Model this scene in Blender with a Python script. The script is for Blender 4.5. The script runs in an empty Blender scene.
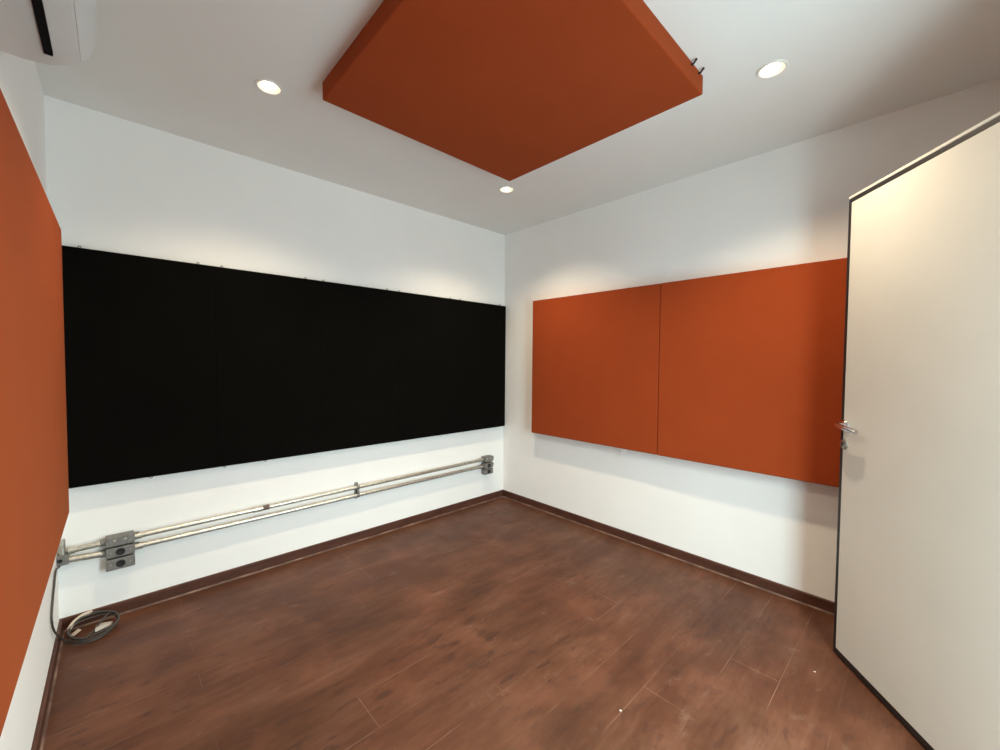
import bpy, bmesh, math, random
from mathutils import Vector, Matrix
random.seed(7)
C = bpy.context.scene.collection
S = bpy.context.scene

# ---------------------------------------------------------------- camera, sky, exposure
ROOM_L, ROOM_M, ROOM_H = 3.0433, 3.20, 2.6055      # x from -L to 0, y from -M to 0
def make_camera():
    yaw, pitch, roll = 0.8141, -0.0339, 0.0077
    f = Vector((math.cos(yaw)*math.cos(pitch), math.sin(yaw)*math.cos(pitch), math.sin(pitch)))
    r = Vector((math.sin(yaw), -math.cos(yaw), 0)); u = r.cross(f)
    c, s = math.cos(roll), math.sin(roll)
    r2 = c*r + s*u; u2 = -s*r + c*u
    cam = bpy.data.cameras.new('camera'); o = bpy.data.objects.new('camera', cam); C.objects.link(o)
    cam.sensor_width = 36; cam.lens = 36*406.3/1000; cam.clip_start = 0.02
    m = Matrix((r2, u2, -f)).transposed().to_4x4()
    m.translation = Vector((-2.8153, -2.926, 1.3597))
    o.matrix_world = m
    S.camera = o
make_camera()

SKY_STRENGTH = 16.0
LAMP_POWER = 80.0
w = bpy.data.worlds.new('sky'); S.world = w; w.use_nodes = True
bg = w.node_tree.nodes['Background']
bg.inputs[1].default_value = SKY_STRENGTH
def sky_nodes():
    # overcast daylight outside the doorway: pale sky above, darker paved yard below the horizon
    t = w.node_tree; tc = t.nodes.new('ShaderNodeTexCoord'); sp = t.nodes.new('ShaderNodeSeparateXYZ'); r = t.nodes.new('ShaderNodeValToRGB')
    mr = t.nodes.new('ShaderNodeMapRange'); mr.inputs[1].default_value = -1; mr.inputs[2].default_value = 1
    t.links.new(tc.outputs['Generated'], sp.inputs[0]); t.links.new(sp.outputs['Z'], mr.inputs[0]); t.links.new(mr.outputs[0], r.inputs[0])
    e = r.color_ramp.elements
    e[0].position = 0.44; e[0].color = (0.40, 0.525, 0.55, 1); e[1].position = 0.56; e[1].color = (0.74, 0.955, 1.0, 1)
    t.links.new(r.outputs[0], bg.inputs[0])
sky_nodes()
S.view_settings.view_transform = 'Standard'; S.view_settings.look = 'None'
S.view_settings.gamma = 1; S.view_settings.use_curve_mapping = False
S.view_settings.exposure = 0.06
S.cycles.max_bounces = 10; S.cycles.diffuse_bounces = 6; S.cycles.glossy_bounces = 4
S.cycles.sample_clamp_indirect = 6

DOOR_X0, DOOR_X1, DOOR_Z = -1.87, -1.02, 2.14
def make_portal():
    l = bpy.data.lights.new('doorway_daylight', 'AREA'); l.shape = 'RECTANGLE'
    l.size = DOOR_X1-DOOR_X0; l.size_y = DOOR_Z; l.cycles.is_portal = True
    o = bpy.data.objects.new('doorway_daylight', l); C.objects.link(o)
    o.location = ((DOOR_X0+DOOR_X1)/2, -ROOM_M-0.13, DOOR_Z/2); o.rotation_euler = (math.radians(90), 0, 0)
make_portal()

# ---------------------------------------------------------------- materials
def mat(name, col, rough=0.6, metal=0.0, spec=0.5):
    m = bpy.data.materials.new(name); m.use_nodes = True
    b = m.node_tree.nodes['Principled BSDF']
    b.inputs['Base Color'].default_value = (*col, 1); b.inputs['Roughness'].default_value = rough
    b.inputs['Metallic'].default_value = metal; b.inputs['Specular IOR Level'].default_value = spec
    return m
class NT:
    def __init__(s, m): s.t = m.node_tree; s.b = s.t.nodes['Principled BSDF']
    def n(s, typ, **kw):
        x = s.t.nodes.new(typ)
        for k, v in kw.items(): setattr(x, k, v)
        return x
    def l(s, a, b): s.t.links.new(a, b)
    def pos(s): return s.n('ShaderNodeNewGeometry').outputs['Position']
    def noise(s, scale, detail=4, rough=0.55, stretch=None, vec=None):
        v = vec or s.pos()
        if stretch:
            mp = s.n('ShaderNodeMapping'); mp.inputs['Scale'].default_value = stretch; s.l(v, mp.inputs[0]); v = mp.outputs[0]
        x = s.n('ShaderNodeTexNoise'); x.inputs['Scale'].default_value = scale
        x.inputs['Detail'].default_value = detail; x.inputs['Roughness'].default_value = rough
        s.l(v, x.inputs['Vector']); return x.outputs['Fac']
    def ramp(s, fac, stops):
        r = s.n('ShaderNodeValToRGB'); e = r.color_ramp.elements
        while len(e) < len(stops): e.new(0.5)
        for el, (p, c) in zip(e, stops): el.position = p; el.color = (*c, 1) if len(c) == 3 else c
        s.l(fac, r.inputs[0]); return r.outputs[0]
    def mix(s, fac, a, b, blend='MIX'):
        x = s.n('ShaderNodeMix', data_type='RGBA', blend_type=blend)
        for sock, v in ((x.inputs[0], fac), (x.inputs[6], a), (x.inputs[7], b)):
            if isinstance(v, (int, float)): sock.default_value = v
            elif isinstance(v, tuple): sock.default_value = (*v, 1)
            else: s.l(v, sock)
        return x.outputs[2]
    def bump(s, h, strength, dist=0.002):
        x = s.n('ShaderNodeBump'); x.inputs['Strength'].default_value = strength; x.inputs['Distance'].default_value = dist
        s.l(h, x.inputs['Height']); s.l(x.outputs[0], s.b.inputs['Normal'])
    def math(s, op, a, b=0.0):
        x = s.n('ShaderNodeMath', operation=op)
        for i, v in enumerate((a, b)):
            if isinstance(v, (int, float)): x.inputs[i].default_value = v
            else: s.l(v, x.inputs[i])
        return x.outputs[0]

def paint(name, c0, c1, rough=0.75):
    m = mat(name, c0, rough, spec=0.3); t = NT(m)
    t.l(t.ramp(t.noise(2.5, 3), [(0.3, c0), (0.7, c1)]), t.b.inputs['Base Color'])
    t.bump(t.noise(140, 3), 0.12, 0.001); return m
WALL = paint('wall_paint', (0.865, 0.862, 0.845), (0.89, 0.887, 0.87))
CEIL = paint('ceiling_paint', (0.79, 0.79, 0.77), (0.815, 0.815, 0.795))

def fabric(name, c0, c1, rough=0.95, sheen=0.15):
    m = mat(name, c0, rough, spec=0.06); t = NT(m)
    t.l(t.ramp(t.noise(5, 4), [(0.3, c0), (0.7, c1)]), t.b.inputs['Base Color'])
    wv = t.n('ShaderNodeTexWave', wave_type='BANDS', bands_direction='Z'); wv.inputs['Scale'].default_value = 260
    t.l(t.pos(), wv.inputs['Vector'])
    h = t.math('ADD', wv.outputs['Fac'], t.noise(420, 2))
    t.bump(h, 0.12, 0.0006)
    t.b.inputs['Sheen Weight'].default_value = sheen; t.b.inputs['Sheen Tint'].default_value = (1.0, 0.62, 0.30, 1); t.b.inputs['Sheen Roughness'].default_value = 0.5
    return m
ORANGE = fabric('orange_fabric', (0.285, 0.047, 0.0125), (0.305, 0.051, 0.0135), sheen=0.08)
BLACK = fabric('black_fabric', (0.0022, 0.0020, 0.0016), (0.0030, 0.0027, 0.0021), sheen=0.0)

def floor_mat():
    m = mat('floor_planks', (0.15, 0.07, 0.04), 0.5, spec=0.30); t = NT(m)
    mp = t.n('ShaderNodeMapping'); mp.inputs['Location'].default_value = (0.33, -0.160+0.1917*20, 0); t.l(t.pos(), mp.inputs[0])
    br = t.n('ShaderNodeTexBrick'); br.offset = 0.5; br.squash = 1
    for k, v in (('Scale', 1), ('Mortar Size', 0.0012), ('Mortar Smooth', 0.2), ('Bias', 0), ('Brick Width', 0.9), ('Row Height', 0.1917)): br.inputs[k].default_value = v
    br.inputs['Color1'].default_value = (0.0, 0.0, 0.0, 1); br.inputs['Color2'].default_value = (1, 1, 1, 1)
    br.inputs['Mortar'].default_value = (0.5, 0.5, 0.5, 1)
    t.l(mp.outputs[0], br.inputs['Vector'])
    plank = br.outputs['Color']; joint = br.outputs['Fac']
    grain = t.noise(2.2, 7, 0.60, (1.0, 2.6, 1))
    fine = t.noise(7.0, 5, 0.6, (1.0, 6.0, 1))
    gm = t.math('ADD', t.math('MULTIPLY', grain, 0.72), t.math('MULTIPLY', fine, 0.28))
    base = t.ramp(gm, [(0.34, (0.066, 0.024, 0.012)), (0.48, (0.096, 0.037, 0.019)), (0.60, (0.130, 0.056, 0.032)), (0.72, (0.168, 0.086, 0.058))])
    patch = t.ramp(t.noise(1.3, 3), [(0.35, (0.84, 0.85, 0.83)), (0.65, (1.03, 0.93, 0.90))])
    col = t.mix(1.0, base, patch, 'MULTIPLY')
    tone = t.mix(plank, (0.95, 0.95, 0.96), (1.05, 1.04, 1.02))
    col = t.mix(1.0, col, tone, 'MULTIPLY')
    # dark elongated knots
    kn = t.ramp(t.noise(5.0, 3, 0.55, (1.0, 3.0, 1)), [(0.645, (0, 0, 0)), (0.76, (1, 1, 1))])
    col = t.mix(t.math('MULTIPLY', kn, 0.55), col, (0.055, 0.026, 0.018))
    fk = t.ramp(t.noise(9, 2, 0.5, (1.0, 2.6, 1)), [(0.585, (0, 0, 0)), (0.65, (1, 1, 1))])
    fm = t.ramp(t.noise(1.7, 2), [(0.42, (0.15, 0.15, 0.15)), (0.60, (1, 1, 1))])
    col = t.mix(t.math('MULTIPLY', t.math('MULTIPLY', fk, fm), 0.60), col, (0.045, 0.018, 0.012))
    rd = t.ramp(t.noise(3.4, 4), [(0.52, (0, 0, 0)), (0.70, (1, 1, 1))])
    col = t.mix(t.math('MULTIPLY', rd, 0.40), col, (0.190, 0.072, 0.040))
    # pale dusty scuffs
    sc = t.ramp(t.noise(4.2, 7, 0.7, (1.6, 2.4, 1)), [(0.60, (0, 0, 0)), (0.80, (1, 1, 1))])
    col = t.mix(t.math('MULTIPLY', sc, 0.28), col, (0.36, 0.25, 0.19))
    # worn pale grout, broken up
    jv = t.ramp(t.noise(2.6, 3), [(0.42, (0, 0, 0)), (0.62, (1, 1, 1))])
    jc = t.mix(jv, (0.075, 0.036, 0.022), (0.25, 0.14, 0.095))
    col = t.mix(t.math('MULTIPLY', t.math('MULTIPLY', joint, t.ramp(t.noise(1.45, 4, 0.65), [(0.40, (0.04, 0.04, 0.04)), (0.56, (1, 1, 1))])), 0.85), col, jc)
    # small crumbs of plaster
    vo = t.n('ShaderNodeTexVoronoi'); vo.inputs['Scale'].default_value = 3.3; vo.inputs['Randomness'].default_value = 1; t.l(t.pos(), vo.inputs['Vector'])
    sp = t.math('MULTIPLY', t.math('LESS_THAN', vo.outputs['Distance'], 0.016), t.math('GREATER_THAN', t.noise(1.9, 1), 0.5))
    col = t.mix(sp, col, (0.75, 0.70, 0.62))
    t.l(col, t.b.inputs['Base Color'])
    rg = t.math('ADD', t.math('MULTIPLY', t.noise(6, 5), 0.30), 0.34); t.l(rg, t.b.inputs['Roughness'])
    h = t.math('SUBTRACT', t.math('MULTIPLY', grain, 0.35), joint); t.bump(h, 0.35, 0.0015)
    return m
FLOOR = floor_mat()
def skirting_mat():
    m = mat('baseboard_brown', (0.085, 0.036, 0.024), 0.5, spec=0.22); t = NT(m)
    t.l(t.ramp(t.noise(6, 5, 0.6, (1, 1, 4)), [(0.3, (0.058, 0.022, 0.014)), (0.7, (0.095, 0.037, 0.024))]), t.b.inputs['Base Color'])
    return m
SKIRT = skirting_mat()
def grout_mat():
    m = mat('worn_grout', (0.2, 0.12, 0.09), 0.6); t = NT(m)
    t.l(t.ramp(t.noise(9, 4), [(0.42, (0.085, 0.042, 0.030)), (0.66, (0.22, 0.13, 0.095))]), t.b.inputs['Base Color']); return m
GROUT = grout_mat()
def door_mat():
    m = mat('door_laminate', (0.62, 0.60, 0.55), 0.42, spec=0.4); t = NT(m)
    t.l(t.ramp(t.noise(3, 4), [(0.3, (0.60, 0.585, 0.54)), (0.7, (0.64, 0.62, 0.57))]), t.b.inputs['Base Color']); return m
DOOR = door_mat()
EDGE = mat('dark_door_edging', (0.012, 0.008, 0.008), 0.5)
def galv():
    m = mat('galvanised_steel', (0.55, 0.53, 0.48), 0.35, 0.9); t = NT(m)
    t.l(t.ramp(t.noise(45, 4), [(0.3, (0.42, 0.40, 0.35)), (0.7, (0.66, 0.64, 0.58))]), t.b.inputs['Base Color'])
    t.l(t.math('ADD', t.math('MULTIPLY', t.noise(60, 3), 0.25), 0.24), t.b.inputs['Roughness']); return m
GALV = galv()
def castal():
    m = mat('cast_aluminium', (0.34, 0.33, 0.31), 0.55, 0.55); t = NT(m)
    t.l(t.ramp(t.noise(70, 4), [(0.3, (0.17, 0.165, 0.155)), (0.7, (0.26, 0.25, 0.235))]), t.b.inputs['Base Color'])
    t.bump(t.noise(260, 2), 0.2, 0.0008); return m
CAST = castal()
SOCK = mat('black_plastic', (0.008, 0.008, 0.008), 0.45)
STEELDK = mat('dark_steel', (0.03, 0.03, 0.032), 0.4, 0.6)
RUST = mat('stained_tape', (0.13, 0.085, 0.065), 0.7)
CHROME = mat('chrome', (0.62, 0.62, 0.64), 0.22, 1.0)
BRASSG = mat('brushed_nickel', (0.42, 0.40, 0.37), 0.3, 0.9)
ACW = mat('ac_white_plastic', (0.66, 0.66, 0.65), 0.38)
ACB = mat('ac_louver_black', (0.003, 0.003, 0.004), 0.8, spec=0.1)
TRIMW = mat('white_enamel', (0.80, 0.78, 0.74), 0.35)
REFL = mat('lamp_reflector', (0.88, 0.82, 0.66), 0.35)
CABLE = mat('dark_cable', (0.050, 0.042, 0.036), 0.5)
PALE = mat('pale_paper', (0.56, 0.46, 0.38), 0.8)
CREAMP = mat('cream_plastic', (0.62, 0.56, 0.50), 0.5)
def bulb_mat():
    m = mat('lit_bulb', (1, 1, 1), 0.5); b = m.node_tree.nodes['Principled BSDF']
    b.inputs['Emission Color'].default_value = (1.0, 0.86, 0.64, 1); b.inputs['Emission Strength'].default_value = 6; return m
BULB = bulb_mat()

# ---------------------------------------------------------------- mesh helpers
def box(bm, lo, hi, bevel=0.0, seg=2, mtx=None):
    vs = [bm.verts.new((x, y, z)) for x in (lo[0], hi[0]) for y in (lo[1], hi[1]) for z in (lo[2], hi[2])]
    fs = [(0,1,3,2), (4,6,7,5), (0,4,5,1), (2,3,7,6), (0,2,6,4), (1,5,7,3)]
    faces = [bm.faces.new([vs[i] for i in f]) for f in fs]
    new = set(vs)
    if bevel > 0:
        es = list({e for f in faces for e in f.edges})
        r = bmesh.ops.bevel(bm, geom=es, offset=bevel, segments=seg, affect='EDGES', profile=0.5)
        new = {v for v in vs if v.is_valid} | {v for v in r['verts'] if v.is_valid}
    if mtx is not None:
        for v in new: v.co = mtx @ v.co
    return bm
def frame_for(d):
    d = d.normalized(); a = Vector((0, 0, 1)) if abs(d.z) < 0.9 else Vector((1, 0, 0))
    u = d.cross(a).normalized(); return u, d.cross(u).normalized()
def tube(bm, pts, r, n=10, cap=True):
    pts = [Vector(p) for p in pts]; rings = []
    rr = r if isinstance(r, (list, tuple)) else [r]*len(pts)
    u = None
    for i, p in enumerate(pts):
        d = (pts[min(i+1, len(pts)-1)] - pts[max(i-1, 0)])
        if u is None: u, v = frame_for(d)
        else:
            d.normalize(); u = (u - d*u.dot(d)).normalized(); v = d.cross(u)
        rings.append([bm.verts.new(p + rr[i]*(math.cos(2*math.pi*k/n)*u + math.sin(2*math.pi*k/n)*v)) for k in range(n)])
    for a, b in zip(rings, rings[1:]):
        for k in range(n): bm.faces.new((a[k], a[(k+1) % n], b[(k+1) % n], b[k]))
    if cap: bm.faces.new(rings[0][::-1]); bm.faces.new(rings[-1])
    return bm
def lathe(bm, prof, origin, axis, n=28, closed=False):
    """prof: (radius, height along axis)"""
    o = Vector(origin); ax = Vector(axis).normalized(); u, v = frame_for(ax); rings = []
    for r, h in prof:
        if r < 1e-6: rings.append([bm.verts.new(o + ax*h)])
        else: rings.append([bm.verts.new(o + ax*h + r*(math.cos(2*math.pi*k/n)*u + math.sin(2*math.pi*k/n)*v)) for k in range(n)])
    for a, b in zip(rings, rings[1:]):
        for k in range(n):
            if len(a) == 1 and len(b) == 1: continue
            if len(a) == 1: bm.faces.new((a[0], b[(k+1) % n], b[k]))
            elif len(b) == 1: bm.faces.new((a[k], a[(k+1) % n], b[0]))
            else: bm.faces.new((a[k], a[(k+1) % n], b[(k+1) % n], b[k]))
    return bm
def smooth_path(pts, sub=6):
    P = [Vector(p) for p in pts]; out = []
    for i in range(len(P)-1):
        p0, p1, p2, p3 = P[max(i-1, 0)], P[i], P[i+1], P[min(i+2, len(P)-1)]
        for k in range(sub):
            t = k/sub
            out.append(0.5*((2*p1) + (-p0+p2)*t + (2*p0-5*p1+4*p2-p3)*t*t + (-p0+3*p1-3*p2+p3)*t**3))
    out.append(P[-1]); return out
def obj(name, bm, m, parent=None, smooth=False):
    bmesh.ops.recalc_face_normals(bm, faces=bm.faces[:])
    me = bpy.data.meshes.new(name); bm.to_mesh(me); bm.free()
    for x in (m if isinstance(m, (list, tuple)) else [m]): me.materials.append(x)
    if smooth:
        for p in me.polygons: p.use_smooth = True
        try: me.set_sharp_from_angle(angle=math.radians(35))
        except Exception: pass
    o = bpy.data.objects.new(name, me); C.objects.link(o)
    if parent is not None: o.parent = parent
    return o
def tag(o, label, cat, group=None):
    o['label'] = label; o['category'] = cat
    if group: o['group'] = group
    return o
def thing(name, label, cat, loc=(0, 0, 0), rotz=0, group=None):
    o = bpy.data.objects.new(name, None); o.empty_display_size = 0.05; C.objects.link(o)
    o.location = loc; o.rotation_euler = (0, 0, rotz); return tag(o, label, cat, group)
def struct(name, bm, m, parent=None, label=None, smooth=False):
    o = obj(name, bm, m, parent, smooth)
    if parent is None: o['kind'] = 'structure'
    if label: o['label'] = label
    return o
def dup(root, loc, label, rot=None, name=None):
    r = root.copy(); C.objects.link(r); r.location = loc; r['label'] = label
    if rot is not None: r.rotation_euler = rot
    for ch in list(root.children):
        c = ch.copy(); C.objects.link(c); c.parent = r
        for g in list(ch.children):
            d = g.copy(); C.objects.link(d); d.parent = c
    return r
B = bmesh.new

# ---------------------------------------------------------------- room shell
L, M, H = ROOM_L, ROOM_M, ROOM_H; T = 0.12
struct('floor', box(B(), (-L-T, -M-T, -0.10), (T, T, 0)), FLOOR, label='brown wood-look plank floor with worn joints')
LAMPS = [(-2.285, -0.812), (-0.772, -2.427), (-0.736, -0.778), (-2.285, -2.43)]
def ceiling():
    # ceiling slab with four round cut-outs for the recessed lamps
    bm = B(); xs = [-L-T, -1.52, T]; ys = [-M-T, -1.60, T]; n = 32; R = 0.046
    for i in range(2):
        for j in range(2):
            x0, x1, y0, y1 = xs[i], xs[i+1], ys[j], ys[j+1]
            cx, cy = next((a, b) for a, b in LAMPS if x0 < a < x1 and y0 < b < y1)
            inner, outer = [], []
            for k in range(n):
                a = 2*math.pi*k/n; dx, dy = math.cos(a), math.sin(a)
                inner.append(bm.verts.new((cx+R*dx, cy+R*dy, H)))
                tx = ((x1-cx)/dx if dx > 1e-9 else (x0-cx)/dx if dx < -1e-9 else 1e9)
                ty = ((y1-cy)/dy if dy > 1e-9 else (y0-cy)/dy if dy < -1e-9 else 1e9)
                tt = min(tx, ty); outer.append(bm.verts.new((cx+tt*dx, cy+tt*dy, H)))
            corners = [(x0, y0), (x1, y0), (x1, y1), (x0, y1)]
            for k in range(n):
                k2 = (k+1) % n
                a0 = math.atan2(outer[k].co.y-cy, outer[k].co.x-cx); ring = [inner[k], outer[k]]
                for c in corners:
                    ac = math.atan2(c[1]-cy, c[0]-cx); d1 = (ac-a0) % (2*math.pi)
                    if 1e-6 < d1 < 2*math.pi/n-1e-6: ring.append(bm.verts.new((c[0], c[1], H)))
                ring += [outer[k2], inner[k2]]; bm.faces.new(ring)
            up = [bm.verts.new((v.co.x, v.co.y, H+0.09)) for v in inner]
            for k in range(n): bm.faces.new((inner[k], inner[(k+1) % n], up[(k+1) % n], up[k]))
    box(bm, (-L-T, -M-T, H+0.09), (T, T, H+0.18))
    return bm
struct('ceiling', ceiling(), CEIL, label='flat painted ceiling with recessed lamps')
struct('wall_back', box(B(), (-L-T, 0, 0), (T, T, H)), WALL, label='white wall behind the black panels')
struct('wall_right', box(B(), (0, -M-T, 0), (T, 0, H)), WALL, label='white wall behind the two orange panels and the door')
struct('wall_left', box(B(), (-L-T, -M-T, 0), (-L, 0, H)), WALL, label='white wall carrying the air conditioner')
bm = B()
box(bm, (-L, -M-T, 0), (DOOR_X0, -M, H)); box(bm, (DOOR_X1, -M-T, 0), (0, -M, H)); box(bm, (DOOR_X0, -M-T, DOOR_Z), (DOOR_X1, -M, H))
struct('wall_front', bm, WALL, label='white wall with the doorway')
bm = B(); j = 0.03
box(bm, (DOOR_X0, -M-T-.005, 0), (DOOR_X0+j, -M+.006, DOOR_Z), 0.003); box(bm, (DOOR_X1-j, -M-T-.005, 0), (DOOR_X1, -M+.006, DOOR_Z), 0.003)
box(bm, (DOOR_X0+j, -M-T-.005, DOOR_Z-j), (DOOR_X1-j, -M+.006, DOOR_Z), 0.003)
struct('trim_1', bm, EDGE, label='dark door frame')

def baseboard(name, p0, p1, inward, label):
    """tile skirting with a bead of grout along the floor"""
    p0, p1, n = Vector(p0), Vector(p1), Vector(inward)
    hb, t = 0.066, 0.012
    prof = [(0, 0), (t, 0), (t, hb-0.004), (t-0.004, hb), (0, hb)]
    bm = B(); a = [bm.verts.new(p0+n*q+Vector((0, 0, z))) for q, z in prof]; b = [bm.verts.new(p1+n*q+Vector((0, 0, z))) for q, z in prof]
    for i in range(len(prof)): k = (i+1) % len(prof); bm.faces.new((a[i], a[k], b[k], b[i]))
    bm.faces.new(a[::-1]); bm.faces.new(b)
    o = struct(name, bm, SKIRT, label=label)
    g = B(); prof = [(t, 0.0), (t+0.007, 0.0), (t+0.002, 0.007), (t, 0.008)]
    a = [g.verts.new(p0+n*q+Vector((0, 0, z))) for q, z in prof]; b = [g.verts.new(p1+n*q+Vector((0, 0, z))) for q, z in prof]
    for i in range(len(prof)): k = (i+1) % len(prof); g.faces.new((a[i], a[k], b[k], b[i]))
    g.faces.new(a[::-1]); g.faces.new(b)
    obj('grout_line', g, GROUT, o)
baseboard('baseboard_back', (-L, 0, 0), (0, 0, 0), (0, -1, 0), 'brown baseboard under the black panels')
baseboard('baseboard_right', (0, -0.012, 0), (0, -M, 0), (-1, 0, 0), 'brown baseboard under the orange panels by the door')
baseboard('baseboard_left', (-L, -0.012, 0), (-L, -M, 0), (1, 0, 0), 'brown baseboard running towards the camera')
baseboard('baseboard_front', (-L+0.012, -M, 0), (DOOR_X0, -M, 0), (0, 1, 0), 'brown baseboard left of the doorway')

# ---------------------------------------------------------------- door (swung open into the room)
def door():
    da = 0.6682; D = Vector((math.cos(da), math.sin(da), 0)); E = Vector((-0.3800, -2.6480, 0)); W = 0.81
    hinge = E - D*W
    root = thing('door_1', 'cream door swung open beside the orange panels, dark edging and chrome lever handle', 'door', hinge, da)
    root['kind'] = 'structure'
    z0, z1, e = 0.008, 2.106, 0.020
    # local frame: x along the door from hinge to latch, +y towards the camera side
    obj('door_leaf', box(B(), (e, -0.036, z0+.028), (W-e, 0.0, z1-e), 0.0015), DOOR, root)
    bm = B()
    box(bm, (0, -0.037, z0), (e, -0.001, z1), 0.002); box(bm, (W-e, -0.037, z0), (W, -0.001, z1), 0.002)
    box(bm, (e, -0.037, z0), (W-e, -0.001, z0+.028), 0.002); box(bm, (e, -0.037, z1-e), (W-e, -0.001, z1), 0.002)
    obj('edge_band', bm, EDGE, root)['label'] = 'dark brown edging around the door leaf'
    obj('top_strip', box(B(), (0, -0.037, z1), (W, -0.001, z1+0.012), 0.002), DOOR, root)['label'] = 'cream strip along the top edge'
    # lever handle: rosette, neck and curved lever pointing to the hinge
    hx, hz = W-0.032, 1.080
    h = obj('lever_handle', lathe(B(), [(0, .010), (.019, .010), (.0245, .006), (.0255, 0), (.0255, -.0005)], (hx, 0, hz), (0, 1, 0)), CHROME, root, True)
    h['label'] = 'chrome lever handle on a round rose'
    bm = B()
    pts = smooth_path([(hx+.004, .006, hz), (hx+.004, .028, hz), (hx-.004, .038, hz), (hx-.028, .042, hz-.001), (hx-.075, .043, hz-.006), (hx-.125, .037, hz-.012)], 6)
    n = len(pts); tube(bm, pts, [.0095 if i < n*.45 else .0095+0.003*math.sin((i/n-.45)/.55*math.pi) for i in range(n)], 14)
    obj('lever', bm, CHROME, h, True)
    k = obj('keyhole_rose', lathe(B(), [(0, .009), (.017, .009), (.0215, .006), (.0225, 0), (.0225, -.0005)], (hx, 0, hz-.087), (0, 1, 0)), BRASSG, root, True)
    k['label'] = 'round nickel keyhole rose below the lever'
    bm = B(); lathe(bm, [(0, .0125), (.006, .0125), (.0065, .008)], (hx, 0, hz-.083), (0, 1, 0), 16); box(bm, (hx-.0035, .008, hz-.097), (hx+.0035, .0120, hz-.083), .001)
    obj('lock_cylinder', bm, SOCK, k, True)
    for z in (0.25, 1.05, 1.85):
        obj('hinge', lathe(B(), [(0, -.05), (.007, -.05), (.007, .05), (0, .05)], (-0.006, -0.030, z), (0, 0, 1), 12), BRASSG, root, True)
door()

# ---------------------------------------------------------------- acoustic panels
def soft_panel(bm, lo, hi, r=0.006): return box(bm, lo, hi, r, 3)
def eye_hook(bm, base, up, side, s=1.0):
    """small screw hook: stem along up, then a curl over to side"""
    b, u, d = Vector(base), Vector(up), Vector(side); pts = [b-u*.012*s, b+u*.006*s]
    for k in range(7):
        a = math.pi*k/6*1.15; pts.append(b+u*(.006+.006*math.sin(a))*s + d*(.006-.006*math.cos(a))*s)
    return tube(bm, pts, .0022*s, 8)
# five black panels in a row on the back wall
XB = [-3.008, -2.389, -1.799, -1.209, -0.620, -0.032]; ZB0, ZB1 = 0.7212, 1.8985
DB = [0.055]*5
names_b = ['black fabric wall panel at the left end of the row, meeting the long orange panel',
           'black fabric wall panel second from the left in the five-panel row',
           'black fabric wall panel in the middle of the five-panel row',
           'black fabric wall panel second from the right in the five-panel row',
           'black fabric wall panel at the right end of the row, by the corner']
hook_x = [(-2.942, -2.472), (-2.359, -1.892), (-1.775, -1.298), (-1.195, -0.70), (-0.594, -0.107)]
under_x = [(-2.694,), (-2.360, -2.142), (), (), ()]
for i in range(5):
    xm = (XB[i]+XB[i+1])/2; hw = (XB[i+1]-XB[i])/2-0.0002; d = DB[i]
    p = thing('acoustic_panel', names_b[i], 'acoustic panel', (xm, 0, ZB0), 0, 'black acoustic panels on the back wall')
    obj('fabric_face', soft_panel(B(), (-hw, -d, 0), (hw, -d+.046, ZB1-ZB0), .0015), BLACK, p)
    # wooden hanging battens behind the panel, fixed to the wall
    for z in (0.18, 0.95): obj('hanging_batten', box(B(), (-hw+.05, -d+.044, z), (hw-.05, -0.0005, z+.05), .001), EDGE, p)
    for x in hook_x[i]: obj('hook', eye_hook(B(), (x-xm, -d+.012, ZB1-ZB0), (0, 0, 1), (1, 0, 0), .85), SOCK, p, True)
    for x in under_x[i]: obj('hook', eye_hook(B(), (x-xm, -d+.012, 0), (0, 0, -1), (1, 0, 0), .8), SOCK, p, True)
# two orange panels on the right wall
def orange_wall_panel(y_far, y_near, label, d=0.088):
    ym = (y_far+y_near)/2; hw = (y_far-y_near)/2-0.001; z0, z1 = 0.715, 1.903
    p = thing('acoustic_panel', label, 'acoustic panel', (0, ym, z0), 0, 'orange acoustic panels on the right wall')
    obj('fabric_face', soft_panel(B(), (-d, -hw, 0), (-0.007, hw, z1-z0)), ORANGE, p)
    for z in (0.18, 0.95): obj('hanging_batten', box(B(), (-0.009, -hw+.1, z), (-0.0005, hw-.1, z+.05), .001), EDGE, p)
    return p
pr = orange_wall_panel(-0.455, -1.6366, 'orange fabric wall panel nearer the room corner, left half of the right-wall pair')
bm = B()
tube(bm, smooth_path([(-.075, -.340, .006), (-.074, -.340, -.030), (-.050, -.328, -.075), (-.074, -.312, -.030), (-.075, -.312, .006)], 5), .0022, 8)
obj('wire_hanger', bm, TRIMW, pr, True)['label'] = 'thin pale wire loop hanging under the panel'
orange_wall_panel(-1.6374, -2.819, 'orange fabric wall panel partly hidden behind the open door', 0.093)
# long orange panel on the left wall
def orange_left_panel(y_far, y_near, label, hook_y):
    ym = (y_far+y_near)/2; hw = (y_far-y_near)/2-0.0002; z0, z1 = 0.6975, 1.897
    p = thing('acoustic_panel', label, 'acoustic panel', (-L, ym, z0))
    obj('fabric_face', soft_panel(B(), (0.0005, -hw, 0), (0.070, hw, z1-z0), .003), ORANGE, p)
    for y in hook_y: obj('hook', eye_hook(B(), (0.058, y-ym, z1-z0), (0, 0, 1), (0, 1, 0), 1.6), GALV, p, True)
orange_left_panel(-0.410, -2.8096, 'long orange fabric panel on the left wall, cut by the left picture edge', (-0.55, -1.79, -2.65))
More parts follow.
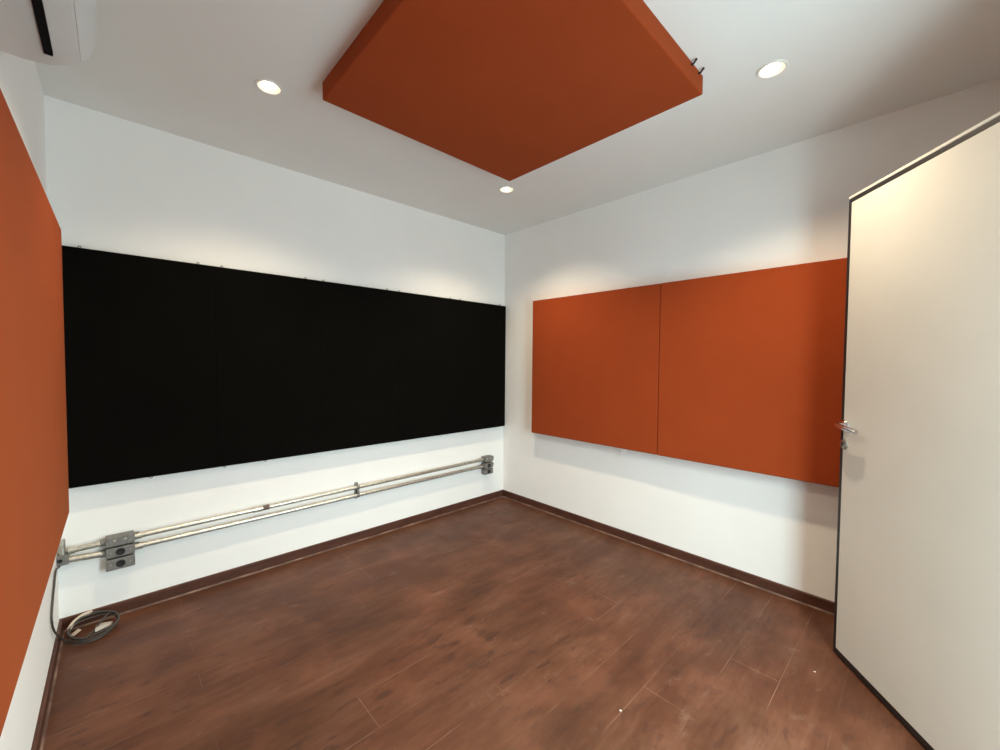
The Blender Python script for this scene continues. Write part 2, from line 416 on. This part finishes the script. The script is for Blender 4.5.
# orange panel under the ceiling
p = thing('ceiling_panel', 'square orange fabric panel fixed flat under the ceiling between the lamps', 'acoustic panel', (-1.531, -1.6135, H))
obj('fabric_face', soft_panel(B(), (-.5912, -.598, -.0818), (.5912, .598, -.0005)), ORANGE, p)
for x in (-1.073, -0.998):
    bm = B(); xx = x+1.534
    tube(bm, smooth_path([(xx, -.590, -.018), (xx, -.606, -.018), (xx, -.613, -.012), (xx+.003, -.619, -.004)], 5), .0042, 8)
    obj('hook', bm, SOCK, p, True)['label'] = 'small black hook on the panel edge'

# ---------------------------------------------------------------- recessed ceiling lamps
def downlight(loc, label):
    p = thing('downlight', label, 'ceiling lamp', (loc[0], loc[1], H), 0, 'recessed ceiling lamps')
    obj('trim_ring', lathe(B(), [(.0455, .010), (.0445, -.001), (.047, -.005), (.055, -.005), (.058, -.0005), (.046, -.0002)], (0, 0, 0), (0, 0, 1), 36), TRIMW, p, True)
    obj('reflector', lathe(B(), [(.0455, -.001), (.043, .010), (.036, .026), (.035, .034)], (0, 0, 0), (0, 0, 1), 36), REFL, p, True)
    obj('bulb', lathe(B(), [(0, .018), (.017, .0185), (.025, .021), (.027, .030), (0, .031)], (0, 0, 0), (0, 0, 1), 28), BULB, p, True)
    l = bpy.data.lights.new('bulb_light', 'SPOT'); l.energy = LAMP_POWER; l.color = (1.0, 0.82, 0.57)
    l.spot_size = math.radians(128); l.spot_blend = 1.0; l.shadow_soft_size = 0.020
    o = bpy.data.objects.new('bulb_light', l); C.objects.link(o); o.parent = p; o.location = (0, 0, -0.004)
downlight(LAMPS[0], 'lit recessed ceiling lamp left of the orange ceiling panel')
downlight(LAMPS[1], 'lit recessed ceiling lamp right of the orange ceiling panel, above the door')
downlight(LAMPS[2], 'lit recessed ceiling lamp at the far tip of the ceiling panel, by the room corner')
downlight(LAMPS[3], 'lit recessed ceiling lamp overhead near the camera, outside the picture')

# ---------------------------------------------------------------- conduit run on the back wall
def conduit_box(x, label, w=0.112, rows=((.437, .386), (.380, .328), (.322, .262)), yf=-0.058, sock=(None, 1, 1), lamp=True):
    z0 = rows[-1][1]; p = thing('conduit_box', label, 'outlet box', (x, 0, z0), 0, 'outlet boxes of the conduit run')
    bm = B()
    for a, b in rows: box(bm, (-w/2+.002, yf+.005, b-z0+.001), (w/2-.002, -.0005, a-z0-.001), .006)
    for a, b in rows[:2]:
        z = (a+b)/2-z0
        for s in (-1, 1): lathe(bm, [(.0, .0), (.019, .0), (.019, .02), (.0165, .024), (.0, .024)], (s*(w/2-.004), -.030, z), (s, 0, 0), 18)
    obj('box_body', bm, CAST, p)
    for (a, b), s in zip(rows, sock):
        z = (a+b)/2-z0; hh = (a-b)/2
        c = obj('cover_plate', box(B(), (-w/2, yf-.002, z-hh+.001), (w/2, yf+.006, z+hh-.001), .003), CAST, p)
        if s:
            obj('socket', lathe(B(), [(0, .0015), (.011, .001), (.0165, .0025), (.0185, .002), (.0195, -.004)], (0, yf-.0015, z), (0, -1, 0), 24), SOCK, c, True)
            xs = (-.038, .038) if w > .1 else (-.03, .03)
            for q in xs: obj('screw', lathe(B(), [(0, .002), (.004, .0018), (.005, 0), (.005, -.003)], (q, yf-.0015, z), (0, -1, 0), 12), GALV, c, True)
        else:
            for q in (-.021, .021):
                obj('screw', lathe(B(), [(0, .003), (.005, .003), (.0075, .001), (.0085, -.002)], (q, yf-.0015, z+.004), (0, -1, 0), 14), GALV, c, True)
    return p
conduit_box(-2.817, 'grey metal three-gang outlet box low on the back wall, left part of the conduit run')
conduit_box(-0.243, 'grey metal outlet box at the right end of the conduit run, beside the room corner', w=0.106,
            rows=((.452, .398), (.390, .336), (.332, .280)))
def pipe_thing(label, pts, r, couplings=(), tape=None):
    p = tag(obj('conduit_pipe', tube(B(), pts, r, 16), GALV, None, True), label, 'conduit pipe', 'metal conduit pipes')
    for a, b in couplings:
        bm = B(); tube(bm, [a, b], r*1.28, 18); c = obj('coupling', bm, GALV, p, True)
    if tape: obj('stained_sleeve', tube(B(), tape, r*1.16, 16), RUST, p, True)['label'] = 'brown stained patch on the pipe'
    return p
YP, RP = -0.034, 0.0135
pipe_thing('upper long galvanised conduit pipe between the two outlet boxes', [(-2.748, YP, .4095), (-1.53, YP, .4175), (-0.322, YP, .4235)], RP,
           [((-2.205, YP, .413), (-2.155, YP, .4133)), ((-2.762, YP, .4095), (-2.732, YP, .4096)), ((-.345, YP, .4234), (-.308, YP, .4236))],
           [(-2.153, YP, .4134), (-2.118, YP, .4136)])
pipe_thing('lower long galvanised conduit pipe between the two outlet boxes', [(-2.748, YP, .353), (-1.53, YP, .358), (-0.322, YP, .361)], RP,
           [((-2.765, YP, .353), (-2.728, YP, .3532)), ((-.345, YP, .361), (-.308, YP, .361))])
pipe_thing('upper short conduit pipe left of the three-gang box, reaching the corner', [(-2.886, YP, .4095), (-2.996, YP, .408)], RP*1.05,
           [((-2.982, YP, .408), (-3.004, YP, .408))])
pipe_thing('lower short conduit pipe left of the three-gang box, entering the corner box', [(-2.886, YP, .354), (-3.004, YP, .364)], RP*1.15)
# strap holding both pipes
bm = B()
for z in (.4175, .358):
    tube(bm, [(-1.540, YP, z), (-1.516, YP, z)], RP*1.2, 16)
    box(bm, (-1.540, -.012, z-.030), (-1.516, -.0005, z+.030), .001)
box(bm, (-1.535, YP-.012, .360), (-1.521, YP+.002, .416), .001)
tag(obj('pipe_clamp', bm, CAST, None, True), 'steel clamp strapping the two long conduit pipes to the wall', 'pipe clamp')
# box in the corner, partly behind the orange panel
p = thing('conduit_box', 'small grey conduit box in the left corner with a dark round hole', 'outlet box', (-3.022, 0, .347), 0, 'outlet boxes of the conduit run')
bm = B(); box(bm, (-.0200, -.050, 0), (.020, -.0005, .050), .004)
obj('box_body', bm, CAST, p)
c = obj('cover_plate', box(B(), (-.0203, -.056, .001), (.0203, -.048, .049), .003), CAST, p)
obj('socket', lathe(B(), [(0, .0012), (.0075, .001), (.0095, .002), (.0100, -.003)], (-.010, -.0555, .026), (0, -1, 0), 20), SOCK, c, True)
pipe_thing('short vertical conduit stub rising from the corner box behind the orange panel', [(-3.024, YP, .394), (-3.024, YP, .47)], RP*.85)

# ---------------------------------------------------------------- power cable: hangs from the corner box, coiled on the floor
def cable():
    bm = B()
    hang = [(-3.033, -.040, .352), (-3.034, -.070, .350), (-3.037, -.17, .372), (-3.037, -.26, .330), (-3.037, -.33, .288), (-3.037, -.372, .240),
            (-3.036, -.31, .158), (-3.027, -.20, .068), (-3.012, -.165, .022)]
    loops = []
    cx, cy = -2.925, -.115
    for k in range(0, 64):
        t = k/20*2*math.pi + math.pi*1.16; g = k/64
        rx = .088 + .006*math.sin(3.1*g*6); ry = .088 + .007*math.cos(2.3*g*6)
        x = cx + rx*math.cos(t) + .004*math.sin(k*.7); y = cy + ry*math.sin(t)
        z = .009 + .034*max(0, (y+.20)/.17) + .010*(k//20)*.8 + .002*math.sin(k*1.3)
        loops.append((x, min(y, -.022), z))
    loops += [(-2.865, -.06, .05), (-2.845, -.05, .03), (-2.832, -.062, .018)]
    tube(bm, smooth_path(hang+loops, 4), .0040, 8)
    p = tag(obj('power_cable', bm, CABLE, None, True), 'dark power cable hanging from the corner box and coiled on the floor', 'cable')
    bm = B(); tube(bm, smooth_path([(-3.008, -.095, .040), (-2.990, -.050, .052), (-2.960, -.026, .062), (-2.926, -.020, .066)], 5), [.004]+[.0085]*14+[.003], 8)
    obj('pale_cable_end', bm, PALE, p, True)['label'] = 'pale stripped length of cable on the coil'
    bm = B(); m = Matrix.Translation((-2.893, -.150, .032)) @ Matrix.Rotation(math.radians(70), 4, 'Z') @ Matrix.Rotation(.25, 4, 'Y')
    pr = [(-.050, .004), (-.020, .012), (.020, .028), (.046, .026), (.050, .010)]
    up = [bm.verts.new(m @ Vector((a, b, .006))) for a, b in pr]+[bm.verts.new(m @ Vector((a, -b, .006))) for a, b in reversed(pr)]
    dn = [bm.verts.new(m @ Vector((a, b, -.006))) for a, b in pr]+[bm.verts.new(m @ Vector((a, -b, -.006))) for a, b in reversed(pr)]
    bm.faces.new(up); bm.faces.new(dn[::-1])
    for i in range(len(up)): k = (i+1) % len(up); bm.faces.new((up[i], dn[i], dn[k], up[k]))
    q = obj('plug', bm, CREAMP, p); q['label'] = 'cream plug lying inside the coil'
    bm = B()
    for s in (-1, 1): tube(bm, [m @ Vector((.048, s*.006, 0)), m @ Vector((.066, s*.006, 0))], .0022, 8)
    obj('plug_pin', bm, BRASSG, q, True)
    bm = B(); m2 = Matrix.Translation((-2.982, -.100, .020)) @ Matrix.Rotation(.5, 4, 'Z') @ Matrix.Rotation(-.4, 4, 'Y'); box(bm, (-.016, -.012, -.0015), (.016, .012, .0015), .0005, 1, m2)
    obj('paper_tag', bm, PALE, p)['label'] = 'pale paper tag'
cable()

# ---------------------------------------------------------------- split air conditioner on the left wall
def ac_unit():
    y0, y1 = -2.13, -1.265
    p = thing('air_conditioner', 'white wall-mounted air conditioner in the top left corner above the orange panels', 'air conditioner', (-L, (y0+y1)/2, 2.138))
    hw = (y1-y0)/2
    prof = [(.0005, .004), (.030, .001), (.062, .001), (.085, .004), (.114, .009), (.143, .024), (.168, .042), (.184, .060), (.194, .090), (.199, .125), (.201, .170), (.201, .235),
            (.196, .278), (.180, .292), (.0005, .296)]
    cen = Vector((.09, 0, .13)); bm = B(); rings = []
    for y, s in ((-hw, .93), (-hw+.008, .975), (-hw+.022, 1.0), (hw-.022, 1.0), (hw-.008, .985), (hw, .955)):
        rings.append([bm.verts.new((max(.0005, cen.x+(a-cen.x)*s), y, cen.z+(b-cen.z)*s)) for a, b in prof])
    n = len(prof)
    for a, b in zip(rings, rings[1:]):
        for k in range(n): bm.faces.new((a[k], a[(k+1) % n], b[(k+1) % n], b[k]))
    bm.faces.new(rings[0]); bm.faces.new(rings[-1][::-1])
    obj('body', bm, ACW, p, True)
    # front cover, a thin shell in front of the seam
    bm = B(); fp = [(.172, .0445), (.186, .060), (.1965, .090), (.2020, .125), (.2045, .170), (.2045, .236), (.199, .281), (.182, .2955)]
    for y in (-hw+.004, -hw+.03, hw-.03, hw-.006):
        pass
    outer, inner = [], []
    for y in (-hw+.012, hw-.014):
        outer.append([bm.verts.new((a, y, b)) for a, b in fp]); inner.append([bm.verts.new((a-.006, y, b+.002)) for a, b in fp])
    for k in range(len(fp)-1):
        bm.faces.new((outer[0][k], outer[0][k+1], outer[1][k+1], outer[1][k])); bm.faces.new((inner[0][k], inner[1][k], inner[1][k+1], inner[0][k+1]))
        for q in (0, 1): bm.faces.new((outer[q][k], inner[q][k], inner[q][k+1], outer[q][k+1]))
    for k in (0, len(fp)-1): bm.faces.new((outer[0][k], outer[1][k], inner[1][k], inner[0][k]))
    obj('front_cover', bm, ACW, p, True)
    # black air slot and white vane between slot and cover
    bm = B(); box(bm, (.106, -hw+.05, .004), (.1225, hw-.070, .022), .001)
    obj('air_slot', bm, ACB, p)['label'] = 'black air outlet slot'
    bm = B(); a = [(.1235, .0085), (.145, .0215), (.166, .0365), (.164, .042), (.143, .028), (.1225, .0145)]
    r0 = [bm.verts.new((x, -hw+.05, z)) for x, z in a]; r1 = [bm.verts.new((x, hw-.070, z)) for x, z in a]
    for k in range(6): bm.faces.new((r0[k], r0[(k+1) % 6], r1[(k+1) % 6], r1[k]))
    bm.faces.new(r0[::-1]); bm.faces.new(r1)
    obj('vane', bm, ACW, p, True)
    bm = B(); box(bm, (.030, hw-.20, -.001), (.045, hw-.165, .004), .001); obj('screw_cap', bm, ACB, p)
ac_unit()
